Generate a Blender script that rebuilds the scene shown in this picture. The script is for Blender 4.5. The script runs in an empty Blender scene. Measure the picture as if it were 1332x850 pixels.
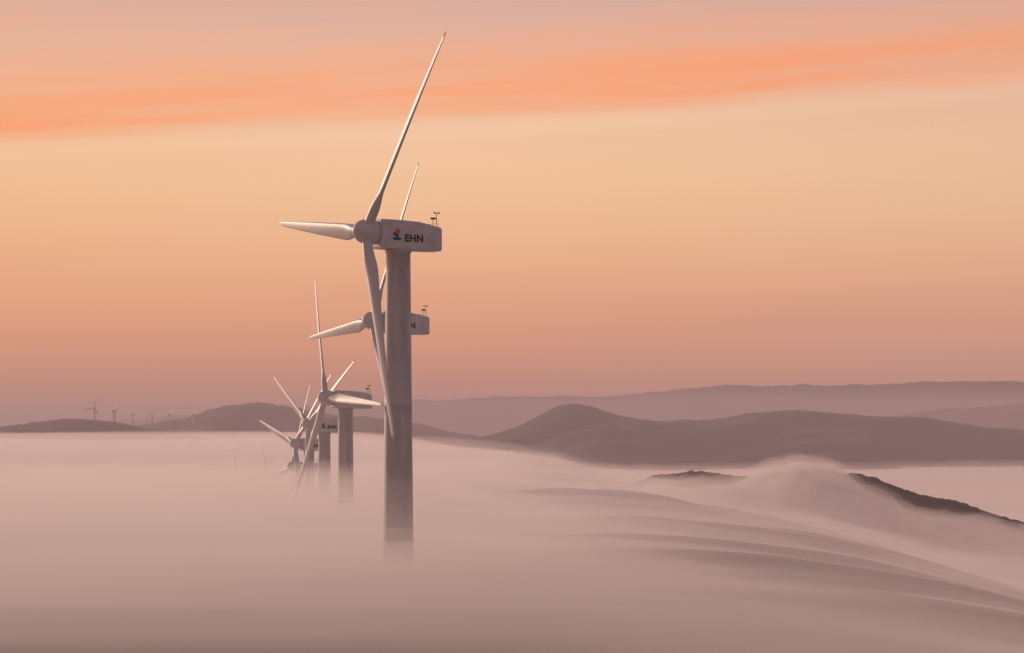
import bpy, math, numpy as np
from mathutils import Matrix, Vector
rng=np.random.RandomState(7)
F=3700.0; HY=558.0
def wx(px,d): return (px-666)/F*d
def wz(py,d): return (HY-py)/F*d
def lin(r,g,b,a=1.0):
    f=lambda c:(c/255/12.92) if c/255<=0.04045 else ((c/255+0.055)/1.055)**2.4
    return (f(r),f(g),f(b),a)
S=bpy.context.scene
S.view_settings.view_transform='Standard'; S.view_settings.look='None'; S.view_settings.exposure=0
# ---------------------------------------------------------------- noise
LAT=rng.rand(256,256)
def vnoise(x,y):
    xi=np.floor(x).astype(int); yi=np.floor(y).astype(int); fx=x-xi; fy=y-yi
    fx=fx*fx*fx*(fx*(fx*6-15)+10); fy=fy*fy*fy*(fy*(fy*6-15)+10)
    a=LAT[xi%256,yi%256]; b=LAT[(xi+1)%256,yi%256]; c=LAT[xi%256,(yi+1)%256]; d=LAT[(xi+1)%256,(yi+1)%256]
    return (a*(1-fx)+b*fx)*(1-fy)+(c*(1-fx)+d*fx)*fy-0.5
def fbm(x,y,o=4):
    s=0;a=1.0
    for i in range(o):
        s=s+a*vnoise(x*2**i+17.3*i,y*2**i+5.1*i); a*=0.5
    return s
def sst(t):
    t=np.clip(t,0,1); return t*t*(3-2*t)
# ---------------------------------------------------------------- materials
def newmat(n):
    m=bpy.data.materials.new(n); m.use_nodes=True; m.node_tree.nodes.clear(); return m,m.node_tree.nodes,m.node_tree.links
def paint(name,col,rough=0.5,var=0.12,scale=0.8,stretch=(1,1,0.15)):
    m,n,l=newmat(name)
    o=n.new('ShaderNodeOutputMaterial'); b=n.new('ShaderNodeBsdfPrincipled'); l.new(b.outputs[0],o.inputs[0])
    tc=n.new('ShaderNodeTexCoord'); mp=n.new('ShaderNodeMapping'); mp.inputs['Scale'].default_value=stretch
    no=n.new('ShaderNodeTexNoise'); no.inputs['Scale'].default_value=scale; no.inputs['Detail'].default_value=6
    l.new(tc.outputs['Object'],mp.inputs[0]); l.new(mp.outputs[0],no.inputs['Vector'])
    r=n.new('ShaderNodeValToRGB'); r.color_ramp.elements[0].position=0.3; r.color_ramp.elements[1].position=0.7
    r.color_ramp.elements[0].color=tuple(c*(1-var) for c in col)+(1,); r.color_ramp.elements[1].color=tuple(min(1,c*(1+var)) for c in col)+(1,)
    l.new(no.outputs[0],r.inputs[0]); l.new(r.outputs[0],b.inputs['Base Color']); b.inputs['Roughness'].default_value=rough
    return m
M_tower=paint('white_tower_paint',(0.54,0.51,0.50),0.55,0.15,1.2)
M_blade=paint('blade_gelcoat',(0.64,0.61,0.60),0.45,0.06,0.6)
M_nac=paint('nacelle_paint',(0.68,0.65,0.64),0.5,0.10,1.4,(1,1,1))
M_dark=paint('dark_lettering',(0.02,0.02,0.03),0.5,0.1)
M_orange=paint('logo_orange',(0.75,0.16,0.03),0.5,0.1)
M_blue=paint('logo_blue',(0.03,0.06,0.2),0.5,0.1)
M_metal=paint('dark_metal',(0.08,0.08,0.08),0.4,0.1)
def mesh_obj(name,verts,faces,mat,smooth=False,parent=None):
    me=bpy.data.meshes.new(name)
    if isinstance(verts,np.ndarray):
        me.vertices.add(len(verts)); me.vertices.foreach_set('co',verts.astype(np.float32).ravel())
        nf=len(faces); me.loops.add(nf*4); me.loops.foreach_set('vertex_index',faces.astype(np.int32).ravel())
        me.polygons.add(nf); me.polygons.foreach_set('loop_start',np.arange(nf,dtype=np.int32)*4)
        me.update(calc_edges=True)
    else: me.from_pydata(verts,[],faces); me.update()
    if smooth: me.polygons.foreach_set('use_smooth',[True]*len(me.polygons))
    if mat: me.materials.append(mat)
    o=bpy.data.objects.new(name,me); S.collection.objects.link(o)
    if parent: o.parent=parent
    return o
def ring_loft(rings,cap=True):
    v=[];f=[];n=len(rings[0])
    for r in rings: v+=r
    for i in range(len(rings)-1):
        for j in range(n):
            f.append((i*n+j,i*n+(j+1)%n,(i+1)*n+(j+1)%n,(i+1)*n+j))
    if cap: f.append(tuple(range(n))[::-1]); f.append(tuple((len(rings)-1)*n+j for j in range(n)))
    return v,f
# ---------------------------------------------------------------- turbine part meshes (shared)
HUBH=40.0; TILT=math.radians(5.2)
def make_meshes():
    R={}
    prof=[(-40,1.42),(-39.6,1.42)]
    for z in np.linspace(-39.5,-1.75,26):
        prof.append((z,1.42+(1.02-1.42)*((z+40)/38.3)))
    out=[]
    for z,r in prof: out.append((z,r))
    for fz in (-27.5,-14.5):      # section flanges
        r=1.42+(1.02-1.42)*((fz+40)/38.3)
        out+= [(fz-0.08,r),(fz-0.07,r+0.025),(fz+0.07,r+0.025),(fz+0.08,r)]
    out.sort(); out+=[(-1.7,1.12),(-1.4,1.12)]
    N=40
    rings=[[(r*math.cos(2*math.pi*j/N),r*math.sin(2*math.pi*j/N),z) for j in range(N)] for z,r in out]
    R['tower']=(*ring_loft(rings),M_tower,True)
    rings=[];N=20
    for i in range(34):
        u=i/33; r=0.5+18.7*u
        k=float(sst((r-1.2)/3.0))
        chord=0.42*2*(1-k)+k*(1.42*(1-u)**0.85*0.93+0.34)
        if u>0.965: chord*=max(0.25,1-((u-0.965)/0.035)**2*0.75)
        th=(1-k)*1.0+k*(0.26-0.13*u)
        tw=math.radians(16*(1-u)**2+5)
        bend=-0.35*u*u
        ring=[]
        for j in range(N):
            a=2*math.pi*j/N
            cy=math.cos(a)*0.5*chord; cx=math.sin(a)*0.5*chord*th
            cx*= (1-k)+k*(1.0+0.45*math.cos(a))
            cy+= -k*0.14*chord
            y=cy*math.cos(tw)-cx*math.sin(tw); x=cy*math.sin(tw)+cx*math.cos(tw)
            ring.append((x+bend,y,r))
        rings.append(ring)
    R['blade']=(*ring_loft(rings),M_blade,True)
    N=32;rings=[]
    for x,r in [(-0.95,0.80),(-0.93,0.97),(-0.6,1.05),(-0.1,1.07),(0.25,1.02),(0.6,0.88),(0.85,0.70),(1.05,0.46),(1.17,0.22),(1.2,0.03)]:
        rings.append([(x,r*math.cos(2*math.pi*j/N),r*math.sin(2*math.pi*j/N)) for j in range(N)])
    R['spinner']=(*ring_loft(rings),M_nac,True)
    secs=[(2.02,0.86,0.92,-1.22),(1.95,0.98,1.05,-1.38),(0.3,1.02,1.02,-1.46),(-1.6,1.02,0.90,-1.50),(-3.55,0.96,0.50,-1.50),(-3.68,0.86,0.40,-1.40)]
    rings=[]
    for x,w,zt,zb in secs:
        ring=[];c=0.13
        for cy,cz,a0 in [(w-c,zt-c,0),(-w+c,zt-c,90),(-w+c,zb+c,180),(w-c,zb+c,270)]:
            for k in range(5):
                a=math.radians(a0+k*22.5); ring.append((x,cy+c*math.cos(a),cz+c*math.sin(a)))
        rings.append(ring)
    R['nacelle']=(*ring_loft(rings),M_nac,False)
    v=[];f=[]
    def box(x0,x1,y0,y1,z0,z1):
        b=len(v); v.extend([(x,y,z) for x in (x0,x1) for y in (y0,y1) for z in (z0,z1)])
        f.extend([tuple(b+i for i in q) for q in [(0,1,3,2),(4,6,7,5),(0,4,5,1),(2,3,7,6),(0,2,6,4),(1,5,7,3)]])
    for sgn in (1,-1):
        box(1.30,1.33,min(sgn*0.99,sgn*1.022),max(sgn*0.99,sgn*1.022),-1.3,0.95)
        for k in range(5): box(-3.2,-2.5,min(sgn*0.95,sgn*1.015),max(sgn*0.95,sgn*1.015),-1.1+k*0.14,-1.05+k*0.14)
    box(-2.9,-2.2,-0.35,0.35,0.55,0.80)
    R['hatch_and_louvres']=(v[:],f[:],M_nac,False)
    v.clear();f.clear()
    box(-3.45,-3.40,0.30,0.35,0.4,1.75); box(-3.45,-3.40,-0.35,-0.30,0.4,1.35)
    box(-3.45,-3.40,-0.35,0.35,0.85,0.89)
    box(-3.62,-3.23,0.30,0.35,1.70,1.76); box(-3.70,-3.58,0.26,0.39,1.70,1.84); box(-3.27,-3.15,0.26,0.39,1.70,1.84)
    box(-3.70,-3.2,-0.335,-0.315,1.25,1.42); box(-3.5,-3.36,-0.40,-0.26,1.32,1.42)
    box(-3.62,-3.60,0.31,0.34,0.4,1.2)
    R['wind_sensor_mast']=(v[:],f[:],M_metal,False)
    return R
PARTS=make_meshes()
SH={}
for k,(v,f,m,s) in PARTS.items():
    me=bpy.data.meshes.new(k); me.from_pydata(v,[],f); me.update(); me.materials.append(m)
    if s:
        me.polygons.foreach_set('use_smooth',[len(p.vertices)<=4 for p in me.polygons])
    SH[k]=me
cu=bpy.data.curves.new('lettering','FONT'); cu.body='EHN'; cu.size=0.84; cu.offset=0.03; cu.extrude=0.012; cu.space_character=1.08
to=bpy.data.objects.new('tmp',cu); S.collection.objects.link(to)
bpy.context.view_layer.update()
me=bpy.data.meshes.new_from_object(to.evaluated_get(bpy.context.evaluated_depsgraph_get())); me.materials.clear(); me.materials.append(M_dark)
bpy.data.objects.remove(to); SH['lettering']=me
def disc(name,cx,cy,rx,ry,rot,mat,n=28,a0=0,a1=360):
    pts=[(cx,cy)] if a1-a0<360 else []
    for i in range(n):
        a=math.radians(a0+(a1-a0)*i/(n if a1-a0>=360 else n-1)); x=rx*math.cos(a);y=ry*math.sin(a)
        pts.append((cx+x*math.cos(rot)-y*math.sin(rot),cy+x*math.sin(rot)+y*math.cos(rot)))
    m=len(pts); v=[(p[0],p[1],0) for p in pts]+[(p[0],p[1],0.02) for p in pts]
    f=[tuple(range(m))[::-1],tuple(range(m,2*m))]+[(i,(i+1)%m,m+(i+1)%m,m+i) for i in range(m)]
    me=bpy.data.meshes.new(name); me.from_pydata(v,[],f); me.materials.append(mat); return me
SH['logo_sun']=disc('logo_sun',0.08,0.22,0.22,0.22,0,M_orange)
SH['logo_wave']=disc('logo_wave',-0.1,-0.06,0.30,0.14,-0.6,M_blue)
SH['logo_base']=disc('logo_base',0.02,-0.40,0.42,0.13,0,M_blue)
SIDE=Matrix(((-1,0,0,0),(0,0,1,0),(0,1,0,0),(0,0,0,1)))
SIDE2=Matrix(((1,0,0,0),(0,0,-1,0),(0,1,0,0),(0,0,0,1)))
def turbine(tpx,hpy,d,s,theta,detail=True,scale=1.0):
    e=bpy.data.objects.new('wind_turbine',None); e.empty_display_size=2; S.collection.objects.link(e)
    x=wx(tpx,d); z=wz(hpy,d)
    al=math.asin(s)+math.atan(-x/d)
    e.matrix_world=Matrix.Translation((x,d,z))@Matrix.Rotation(math.pi+al,4,'Z')@Matrix.Scale(scale,4)
    def add(k,M=Matrix.Identity(4),nm=None):
        o=bpy.data.objects.new(nm or k,SH[k]); S.collection.objects.link(o); o.parent=e; o.matrix_local=M; return o
    add('tower'); add('nacelle'); add('hatch_and_louvres')
    T=Matrix.Translation((3.0,0,0))@Matrix.Rotation(-TILT,4,'Y')
    add('spinner',T)
    for k in range(3):
        add('blade',T@Matrix.Rotation(-math.radians(theta+120*k),4,'X'),'blade_%d'%(k+1))
    if detail:
        add('wind_sensor_mast')
        add('lettering',Matrix.Translation((-0.10,1.035,-0.78))@SIDE)
        add('lettering',Matrix.Translation((-2.4,-1.035,-0.78))@SIDE2)
        for q in ('logo_sun','logo_wave','logo_base'):
            add(q,Matrix.Translation((0.62,1.012,-0.18))@SIDE)
    return e
turbine(518,303,239,0.44,36)
turbine(516,418,320,0.41,26)
turbine(449.5,518,398,0.39,-26.6)
turbine(422,552,490,0.42,-64)
turbine(402,577,565,0.43,-76)
turbine(396,607,630,0.40,17)
turbine(368,638,790,0.42,-42)
turbine(320,645,940,0.42,-25)
turbine(297,650,1120,0.42,-20)
for px,py,th,ss in [(123,531,20,0.9),(149,535,50,0.4),(173,540,10,0.5),(198,539,-30,0.4),(221,539,70,0.45),(252,540,35,0.3)]:
    turbine(px,py,5000 if px<160 else 6300,ss,th,False,1.25)
# ---------------------------------------------------------------- fog surface height
XRY=[0,239,400,700,1000,1400,1700,2500,4000,30000]; XRX=[10,2,-8,-20,-14,-6,-30,-140,-260,-2500]
def H(x,y):
    zl=np.interp(y,[0,239,405,600,900,1300,3000,6000,12000],[-11.0,-11.0,-11.6,-14.5,-18.5,-15,-16,-25,-45])
    zr=np.interp(y,[0,300,700,1200,2000,4000,30000],[-28,-36,-50,-56,-64,-66,-66])
    xr=np.interp(y,XRY,XRX)
    w=np.interp(y,[0,400,1400,4000],[130,150,150,400])
    warp=fbm(x/110,y/160,3)
    t=(x-xr+16*warp)/w
    s=sst(t)
    z=zl+(zr-zl)*s
    slope=sst(t*2.0+0.34)*np.clip((3.2-t)/2,0.3,1)
    near=sst((y-170)/260)*np.exp(-(y/1700)**2)
    c=y-0.30*x+50*warp+0.0016*np.clip(x+20,0,200)**2
    rn=vnoise(c/80,x/420+4)
    ridge=1-np.sqrt((rn*3.0)**2+0.03)
    rn2=vnoise(c/31+30,x/260+9)
    ridge2=1-np.sqrt((rn2*3.0)**2+0.04)
    z=z+slope*near*(ridge*8.0+ridge2*3.8-1.5)
    z=z+slope*near*fbm(c/9,x/80+8,3)*1.8
    z=z+slope*near*fbm(x/26,y/40+3,3)*1.6
    z=z+fbm(x/70,y/150,3)*1.4*(0.5+0.5*slope)
    fz=np.interp(x,[20,50,62,100,112,125,142,154,180,225,320,500],[-60,-32,-25.5,-25.5,-18.5,-15.5,-17,-27,-37.5,-49.5,-60,-70])
    g=np.exp(-((y-1250)/120)**2)
    bank=np.where(x>20,(fz-2-z),0)
    z=z+np.clip(bank,0,None)*g
    bl=fbm(x/18,y/34,5)
    z=z+g*np.clip((x-40)/40,0,1)*(bl*4.0-np.abs(bl)*3.5+1.0)*np.clip((330-x)/100,0,1)
    z=np.where(y>2500,z+fbm(x/300,y/900,3)*4,z)
    return z
def polar(r0,r1,nr,a0,a1,na):
    r=np.geomspace(r0,r1,nr)[:,None]; a=np.radians(np.linspace(a0,a1,na))[None,:]
    return r*np.sin(a),r*np.cos(a)*np.ones_like(a)
def gridfaces(nr,na,off=0):
    i=np.arange(nr-1)[:,None]; j=np.arange(na-1)[None,:]
    a=i*na+j; return (np.stack([a,a+1,a+na+1,a+na],-1).reshape(-1,4))+off
nr,na=950,560
X,Y=polar(18,30000,nr,-30,30,na)
Z=H(X,Y)
m,n,l=newmat('dense_fog')
def N(op,a,b=None,c=None,clamp=False):
    q=n.new('ShaderNodeMath'); q.operation=op; q.use_clamp=clamp
    for i,v in enumerate((a,b,c)):
        if v is None: continue
        if isinstance(v,(int,float)): q.inputs[i].default_value=v
        else: l.new(v,q.inputs[i])
    return q.outputs[0]
# dense core of the fog; dimmer light and thin fog near viewpoint and foot of fall painted into albedo
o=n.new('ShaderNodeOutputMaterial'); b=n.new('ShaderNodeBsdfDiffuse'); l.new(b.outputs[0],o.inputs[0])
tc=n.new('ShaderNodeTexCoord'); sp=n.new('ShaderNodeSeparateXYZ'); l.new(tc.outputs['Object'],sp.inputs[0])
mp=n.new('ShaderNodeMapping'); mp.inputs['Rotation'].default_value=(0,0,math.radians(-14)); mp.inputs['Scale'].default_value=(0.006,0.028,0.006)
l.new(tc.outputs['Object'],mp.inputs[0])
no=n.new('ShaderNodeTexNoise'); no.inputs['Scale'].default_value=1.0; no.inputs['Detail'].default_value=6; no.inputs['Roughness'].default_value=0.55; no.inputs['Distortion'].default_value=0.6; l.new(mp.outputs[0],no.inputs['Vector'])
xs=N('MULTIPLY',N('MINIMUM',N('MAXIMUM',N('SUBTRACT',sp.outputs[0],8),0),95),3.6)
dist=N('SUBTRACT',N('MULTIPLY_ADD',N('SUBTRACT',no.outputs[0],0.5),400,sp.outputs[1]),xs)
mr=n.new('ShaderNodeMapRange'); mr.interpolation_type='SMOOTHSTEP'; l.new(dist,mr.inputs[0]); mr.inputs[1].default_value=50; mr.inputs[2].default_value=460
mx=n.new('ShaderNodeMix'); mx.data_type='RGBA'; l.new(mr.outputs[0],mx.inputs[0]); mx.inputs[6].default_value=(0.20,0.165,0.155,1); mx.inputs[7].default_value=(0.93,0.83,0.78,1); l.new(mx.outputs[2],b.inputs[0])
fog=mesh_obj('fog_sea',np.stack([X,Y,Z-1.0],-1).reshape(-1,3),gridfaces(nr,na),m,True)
def fog_shell(name,offn,K,nr,na,emc,emf,side,seed,ridgeadd=0.6,wisp=0.35):
    X,Y=polar(18.5,29500,nr,-29.8,29.8,na); Z=H(X,Y)
    off=np.interp(Y,[0,110,239,600,1200,3000,30000],offn)
    xr0=np.interp(Y,XRY,XRX)
    off=off*(1-side*sst((X-xr0+22)/50)*sst((1250-Y)/300))
    off=off+ridgeadd*np.exp(-((Y-1330)/150)**2)*sst((X-40)/40)*offn[3]
    off=off+np.abs(off)*(wisp*fbm(X/22+seed,Y/45,4)+wisp*fbm(X/130+seed,(Y-0.3*X)/16,4))
    top=np.stack([X,Y,Z+off],-1).reshape(-1,3); bot=np.stack([X,Y,Z-7],-1).reshape(-1,3)
    V=np.concatenate([top,bot]); N0=nr*na
    ft=gridfaces(nr,na); fb=gridfaces(nr,na,N0)[:, ::-1]
    def wall(idx):
        a=idx[:-1]; b2=idx[1:]; return np.stack([a,b2,b2+N0,a+N0],-1)
    I=np.arange(N0).reshape(nr,na)
    walls=np.concatenate([wall(I[0,::-1]),wall(I[-1,:]),wall(I[:,0]),wall(I[::-1,-1])])
    m,n,l=newmat(name+'_vapour')
    o=n.new('ShaderNodeOutputMaterial'); sc=n.new('ShaderNodeVolumeScatter'); sc.inputs['Color'].default_value=(1,0.98,0.97,1); sc.inputs['Density'].default_value=K; sc.inputs['Anisotropy'].default_value=0.2
    em=n.new('ShaderNodeEmission'); em.inputs[0].default_value=emc; em.inputs[1].default_value=K*emf  # added glow stands in for light scattered many times inside the fog
    ad=n.new('ShaderNodeAddShader'); l.new(sc.outputs[0],ad.inputs[0]); l.new(em.outputs[0],ad.inputs[1]); l.new(ad.outputs[0],o.inputs['Volume'])
    return mesh_obj(name,V,np.concatenate([ft,fb,walls]),m,False)
EC=(0.39,0.225,0.18,1)
fog_shell('mist',[1.0,2.5,6.5,7.0,8.0,13,22],0.0005,260,300,EC,1.0,0.1,3.0,0.0,0.2)
fog_shell('fog_veil',[-0.4,0.2,5.2,4.6,4.0,3,6],0.011,520,460,EC,0.5,0.66,0.0,0.7,0.55)
fog_shell('fog_bank',[-1.6,-1.5,1.6,1.8,1.6,1,2],0.045,600,500,EC,0.45,1.5,7.0)
# ground under the fog
gx,gy=polar(0.5,30000,160,-180,180,181)
gb=np.interp(gy,[-30000,0,239,322,405,498,573,640,800,960,1150,2000,30000],[-400,-2.2,-23.6,-27.9,-35.7,-39.3,-43,-48.6,-59,-68.7,-78,-120,-160])
gr=np.hypot(gx,gy)
gb=np.where((gr<40),-1.7-gr*0.14,gb); gb=np.where(gy<=0,-1.7-np.minimum(gr*0.14,120),gb)
gb=gb-np.clip((np.abs(gx)-35)*0.15,0,150)
M_ground=paint('heath_ground',(0.06,0.055,0.035),0.95,0.4,0.05,(1,1,1))
mesh_obj('ground',np.stack([gx,gy,gb],-1).reshape(-1,3),gridfaces(160,181),M_ground,True)
# ---------------------------------------------------------------- hills
M_hill=paint('wooded_hill',(0.028,0.042,0.050),1.0,0.5,0.006,(1,1,1))
def hill(name,prof,d,W,base,rough=6,nx=420,nv=70,fine=1.0,mat=M_hill):
    px=np.array([p[0] for p in prof],float); py=np.array([p[1] for p in prof],float)
    xs=np.linspace(px[0],px[-1],nx)
    ker=np.exp(-np.linspace(-2,2,15)**2); ker/=ker.sum()
    ys=np.interp(xs,px,py); yp=np.pad(ys,7,mode='edge'); ys=np.convolve(yp,ker,'valid')
    v=np.linspace(-2.2,2.2,nv)
    XX=wx(xs,d)[None,:]*np.ones((nv,1)); VV=v[:,None]*W*np.ones((1,nx))
    P=wz(ys,d)[None,:]
    spur=1+0.9*fbm(XX/(W*0.7)+3,VV/(W*1.2),3)
    sh=np.exp(-(np.abs(VV)/W*spur.clip(0.4,2))**1.8)
    ZZ=base+(P-base)*sh+fbm(XX/(W*0.25),VV/(W*0.3),5)*rough*0.9+fbm(XX/(d*0.0025),VV/(d*0.0025)+9,2)*d*0.00045*fine
    return mesh_obj(name,np.stack([XX,d+VV,ZZ],-1).reshape(-1,3),gridfaces(nv,nx),mat,True)
hill('hill',[(-420,570),(-250,556),(-120,566),(-50,562),(0,557),(40,550),(100,545),(150,549),(200,561),(270,571),(330,580),(400,590)],5000,350,-60,5)
hill('hill',[(60,590),(120,572),(180,552),(240,543),(290,528),(335,522),(380,530),(430,540),(500,546),(560,555),(620,568),(700,585),(760,600)],6500,550,-90,8)
hill('hill',[(520,606),(560,590),(600,574),(640,566),(680,552),(710,535),(740,525),(765,527),(800,539),(850,547),(920,546),(980,537),(1040,534),(1100,538),(1180,543),(1250,550),(1332,560),(1450,572),(1700,560),(1900,600)],5200,380,-80,6)
hill('mountain_range',[(950,580),(1050,560),(1150,543),(1240,530),(1332,525),(1450,522),(1700,530),(2000,570)],9500,900,-150,14)
hill('mountain_range',[(-600,560),(-300,548),(0,556),(150,545),(300,535),(450,526),(540,520),(600,518),(650,514),(720,516),(780,517),(830,511),(900,503),(950,500),(1030,500),(1080,502),(1150,500),(1230,494),(1290,496),(1332,500),(1450,505),(1800,490),(2100,540)],14500,1300,-300,22,nx=700)
M_wood=paint('dark_scrub',(0.028,0.03,0.03),1.0,0.5,0.05,(1,1,1))
hill('wooded_ridge',[(700,700),(800,640),(850,617),(900,613),(930,614),(975,620),(1020,618),(1080,616),(1110,616),(1140,621),(1170,633),(1200,644),(1260,659),(1332,678),(1450,705),(1600,760)],1400,110,-75,2.2,nx=900,nv=90,fine=2.0,mat=M_wood)
# ---------------------------------------------------------------- aerial haze layer
m,n,l=newmat('aerial_haze'); k=1.45e-4
o=n.new('ShaderNodeOutputMaterial'); ab=n.new('ShaderNodeVolumeAbsorption'); ab.inputs[0].default_value=(0,0,0,1); ab.inputs[1].default_value=k
em=n.new('ShaderNodeEmission'); em.inputs[0].default_value=(0.42,0.248,0.232,1); em.inputs[1].default_value=k  # constant emission replaces skylight scattered by the haze (airlight)
ad=n.new('ShaderNodeAddShader'); l.new(ab.outputs[0],ad.inputs[0]); l.new(em.outputs[0],ad.inputs[1]); l.new(ad.outputs[0],o.inputs['Volume'])
B=31000
hv=[(x,y,z) for x in (-B,B) for y in (-B,B) for z in (-600,130)]
hf=[(0,1,3,2),(4,6,7,5),(0,4,5,1),(2,3,7,6),(0,2,6,4),(1,5,7,3)]
mesh_obj('haze',hv,hf,m)
# ---------------------------------------------------------------- world
W=bpy.data.worlds.new('World'); S.world=W; W.use_nodes=True; n=W.node_tree.nodes; l=W.node_tree.links; n.clear()
out=n.new('ShaderNodeOutputWorld'); bg=n.new('ShaderNodeBackground'); l.new(bg.outputs[0],out.inputs[0])
tc=n.new('ShaderNodeTexCoord'); sp=n.new('ShaderNodeSeparateXYZ'); l.new(tc.outputs['Generated'],sp.inputs[0])
def mth(op,a,b=None,c=None,clamp=False):
    q=n.new('ShaderNodeMath'); q.operation=op; q.use_clamp=clamp
    for i,v in enumerate((a,b,c)):
        if v is None: continue
        if isinstance(v,(int,float)): q.inputs[i].default_value=v
        else: l.new(v,q.inputs[i])
    return q.outputs[0]
def smooth(v,a,b):
    q=n.new('ShaderNodeMapRange'); q.interpolation_type='SMOOTHSTEP'; l.new(v,q.inputs[0]); q.inputs[1].default_value=a; q.inputs[2].default_value=b; return q.outputs[0]
def mix(f,a,b):
    q=n.new('ShaderNodeMix'); q.data_type='RGBA'
    if isinstance(f,(int,float)): q.inputs[0].default_value=f
    else: l.new(f,q.inputs[0])
    for i,v in ((6,a),(7,b)):
        if isinstance(v,tuple): q.inputs[i].default_value=v
        else: l.new(v,q.inputs[i])
    return q.outputs[2]
sx,sy,sz=sp.outputs
def noise(kx,ky,kz,sc,det=4,seed=0.0,rough=0.5):
    cb=n.new('ShaderNodeCombineXYZ'); l.new(mth('MULTIPLY',sx,kx),cb.inputs[0]); l.new(mth('MULTIPLY_ADD',sy,ky,seed),cb.inputs[1]); l.new(mth('MULTIPLY',mth('SUBTRACT',sz,mth('MULTIPLY',sx,0.06)),kz),cb.inputs[2])
    q=n.new('ShaderNodeTexNoise'); q.inputs['Scale'].default_value=sc; q.inputs['Detail'].default_value=det; q.inputs['Roughness'].default_value=rough
    l.new(cb.outputs[0],q.inputs['Vector']); return mth('SUBTRACT',q.outputs[0],0.5)
def zof(py): return (HY-py)/F/math.sqrt(1+((HY-py)/F)**2)
ramp=n.new('ShaderNodeValToRGB'); cr=ramp.color_ramp; cr.interpolation='B_SPLINE'
stops=[(560,(198,132,115)),(500,(213,141,118)),(450,(226,151,120)),(400,(234,162,125)),(330,(240,178,138)),(260,(245,192,149)),(200,(246,197,155)),(140,(240,187,155)),(60,(226,175,153)),(0,(217,168,153)),(-120,(195,155,151)),(-400,(158,134,141)),(-1100,(118,109,127))]
zmax=zof(-1100)
els=[(max(0,zof(p)/zmax),c) for p,c in stops]
while len(cr.elements)<len(els): cr.elements.new(0.5)
for e,(p,c) in zip(cr.elements,els): e.position=p
for e,(p,c) in zip(cr.elements,els): e.position=p; e.color=lin(*c)
wav=noise(3,3,30,1.0,5)
l.new(mth('DIVIDE',mth('ADD',sz,mth('MULTIPLY',wav,0.008)),zmax,clamp=True),ramp.inputs[0])
col=ramp.outputs[0]
tilt=mth('SUBTRACT',sz,mth('MULTIPLY',sx,0.06))
t=mth('ADD',tilt,mth('MULTIPLY',noise(6,6,70,1.0,8,3.0,0.58),0.018))
band=mth('MULTIPLY',smooth(t,0.1060,0.1155),mth('SUBTRACT',1.0,smooth(t,0.118,0.146)))
st=smooth(noise(8,8,150,1.0,9,9.0,0.65),-0.18,0.16)
band=mth('MULTIPLY',band,mth('MULTIPLY_ADD',st,0.5,0.52),clamp=True)
col=mix(band,col,lin(254,157,106))
t5=mth('ADD',tilt,mth('MULTIPLY',noise(4,4,80,1.0,6,13.0),0.012))
pe=mth('MULTIPLY',smooth(t5,0.100,0.106),mth('SUBTRACT',1.0,smooth(t5,0.107,0.113)))
col=mix(mth('MULTIPLY',pe,0.35),col,lin(252,206,168))
t4=noise(5,5,110,1.0,8,21.0,0.65)
up=mth('MULTIPLY',smooth(t4,-0.02,0.16),smooth(tilt,0.115,0.15))
col=mix(mth('MULTIPLY',up,0.4),col,lin(240,170,142))
t3=mth('ADD',sz,mth('MULTIPLY',noise(4,4,50,1.0,5,5.0),0.012))
veil=mth('MULTIPLY',mth('SUBTRACT',1.0,smooth(t3,0.044,0.054)),smooth(sx,-0.05,0.12))
col=mix(mth('MULTIPLY',veil,0.3),col,lin(208,147,129))
low=smooth(noise(3,3,70,1.0,6,31.0,0.55),0.0,0.25)
col=mix(mth('MULTIPLY',mth('MULTIPLY',low,0.25),mth('SUBTRACT',1.0,smooth(sz,0.04,0.09))),col,lin(220,138,112))
col=mix(mth('MULTIPLY',smooth(sx,-0.02,0.25),0.22),col,lin(198,164,150))
col=mix(mth('MULTIPLY',mth('SUBTRACT',1.0,smooth(sx,-0.25,-0.02)),0.22),col,lin(230,150,106))
back=smooth(sy,1.0,-0.3)
col=mix(mth('MULTIPLY',back,0.85),col,lin(108,97,108))
sky=n.new('ShaderNodeTexSky'); sky.sky_type='NISHITA'; sky.sun_disc=False; sky.sun_elevation=math.radians(3); sky.sun_rotation=math.radians(-45)
add=n.new('ShaderNodeMix'); add.data_type='RGBA'; add.blend_type='ADD'; add.inputs[0].default_value=0.02
l.new(col,add.inputs[6]); l.new(sky.outputs[0],add.inputs[7])
l.new(add.outputs[2],bg.inputs[0]); bg.inputs[1].default_value=1.0
# ---------------------------------------------------------------- sun (weak, low, beyond the scene to the left)
sd=bpy.data.lights.new('sun','SUN'); sd.energy=2.1; sd.angle=math.radians(14); sd.color=(1,0.71,0.53)
so=bpy.data.objects.new('sun',sd); S.collection.objects.link(so)
az=math.radians(-42); el=math.radians(11)
dv=Vector((math.sin(az)*math.cos(el),math.cos(az)*math.cos(el),math.sin(el)))
so.rotation_euler=dv.to_track_quat('Z','Y').to_euler()
# ---------------------------------------------------------------- camera
cd=bpy.data.cameras.new('camera'); cd.sensor_width=36; cd.lens=36*F/1332; cd.shift_y=(HY-425)/1332; cd.clip_start=0.5; cd.clip_end=80000
co=bpy.data.objects.new('camera',cd); S.collection.objects.link(co); co.rotation_euler=(math.pi/2,0,0); S.camera=co
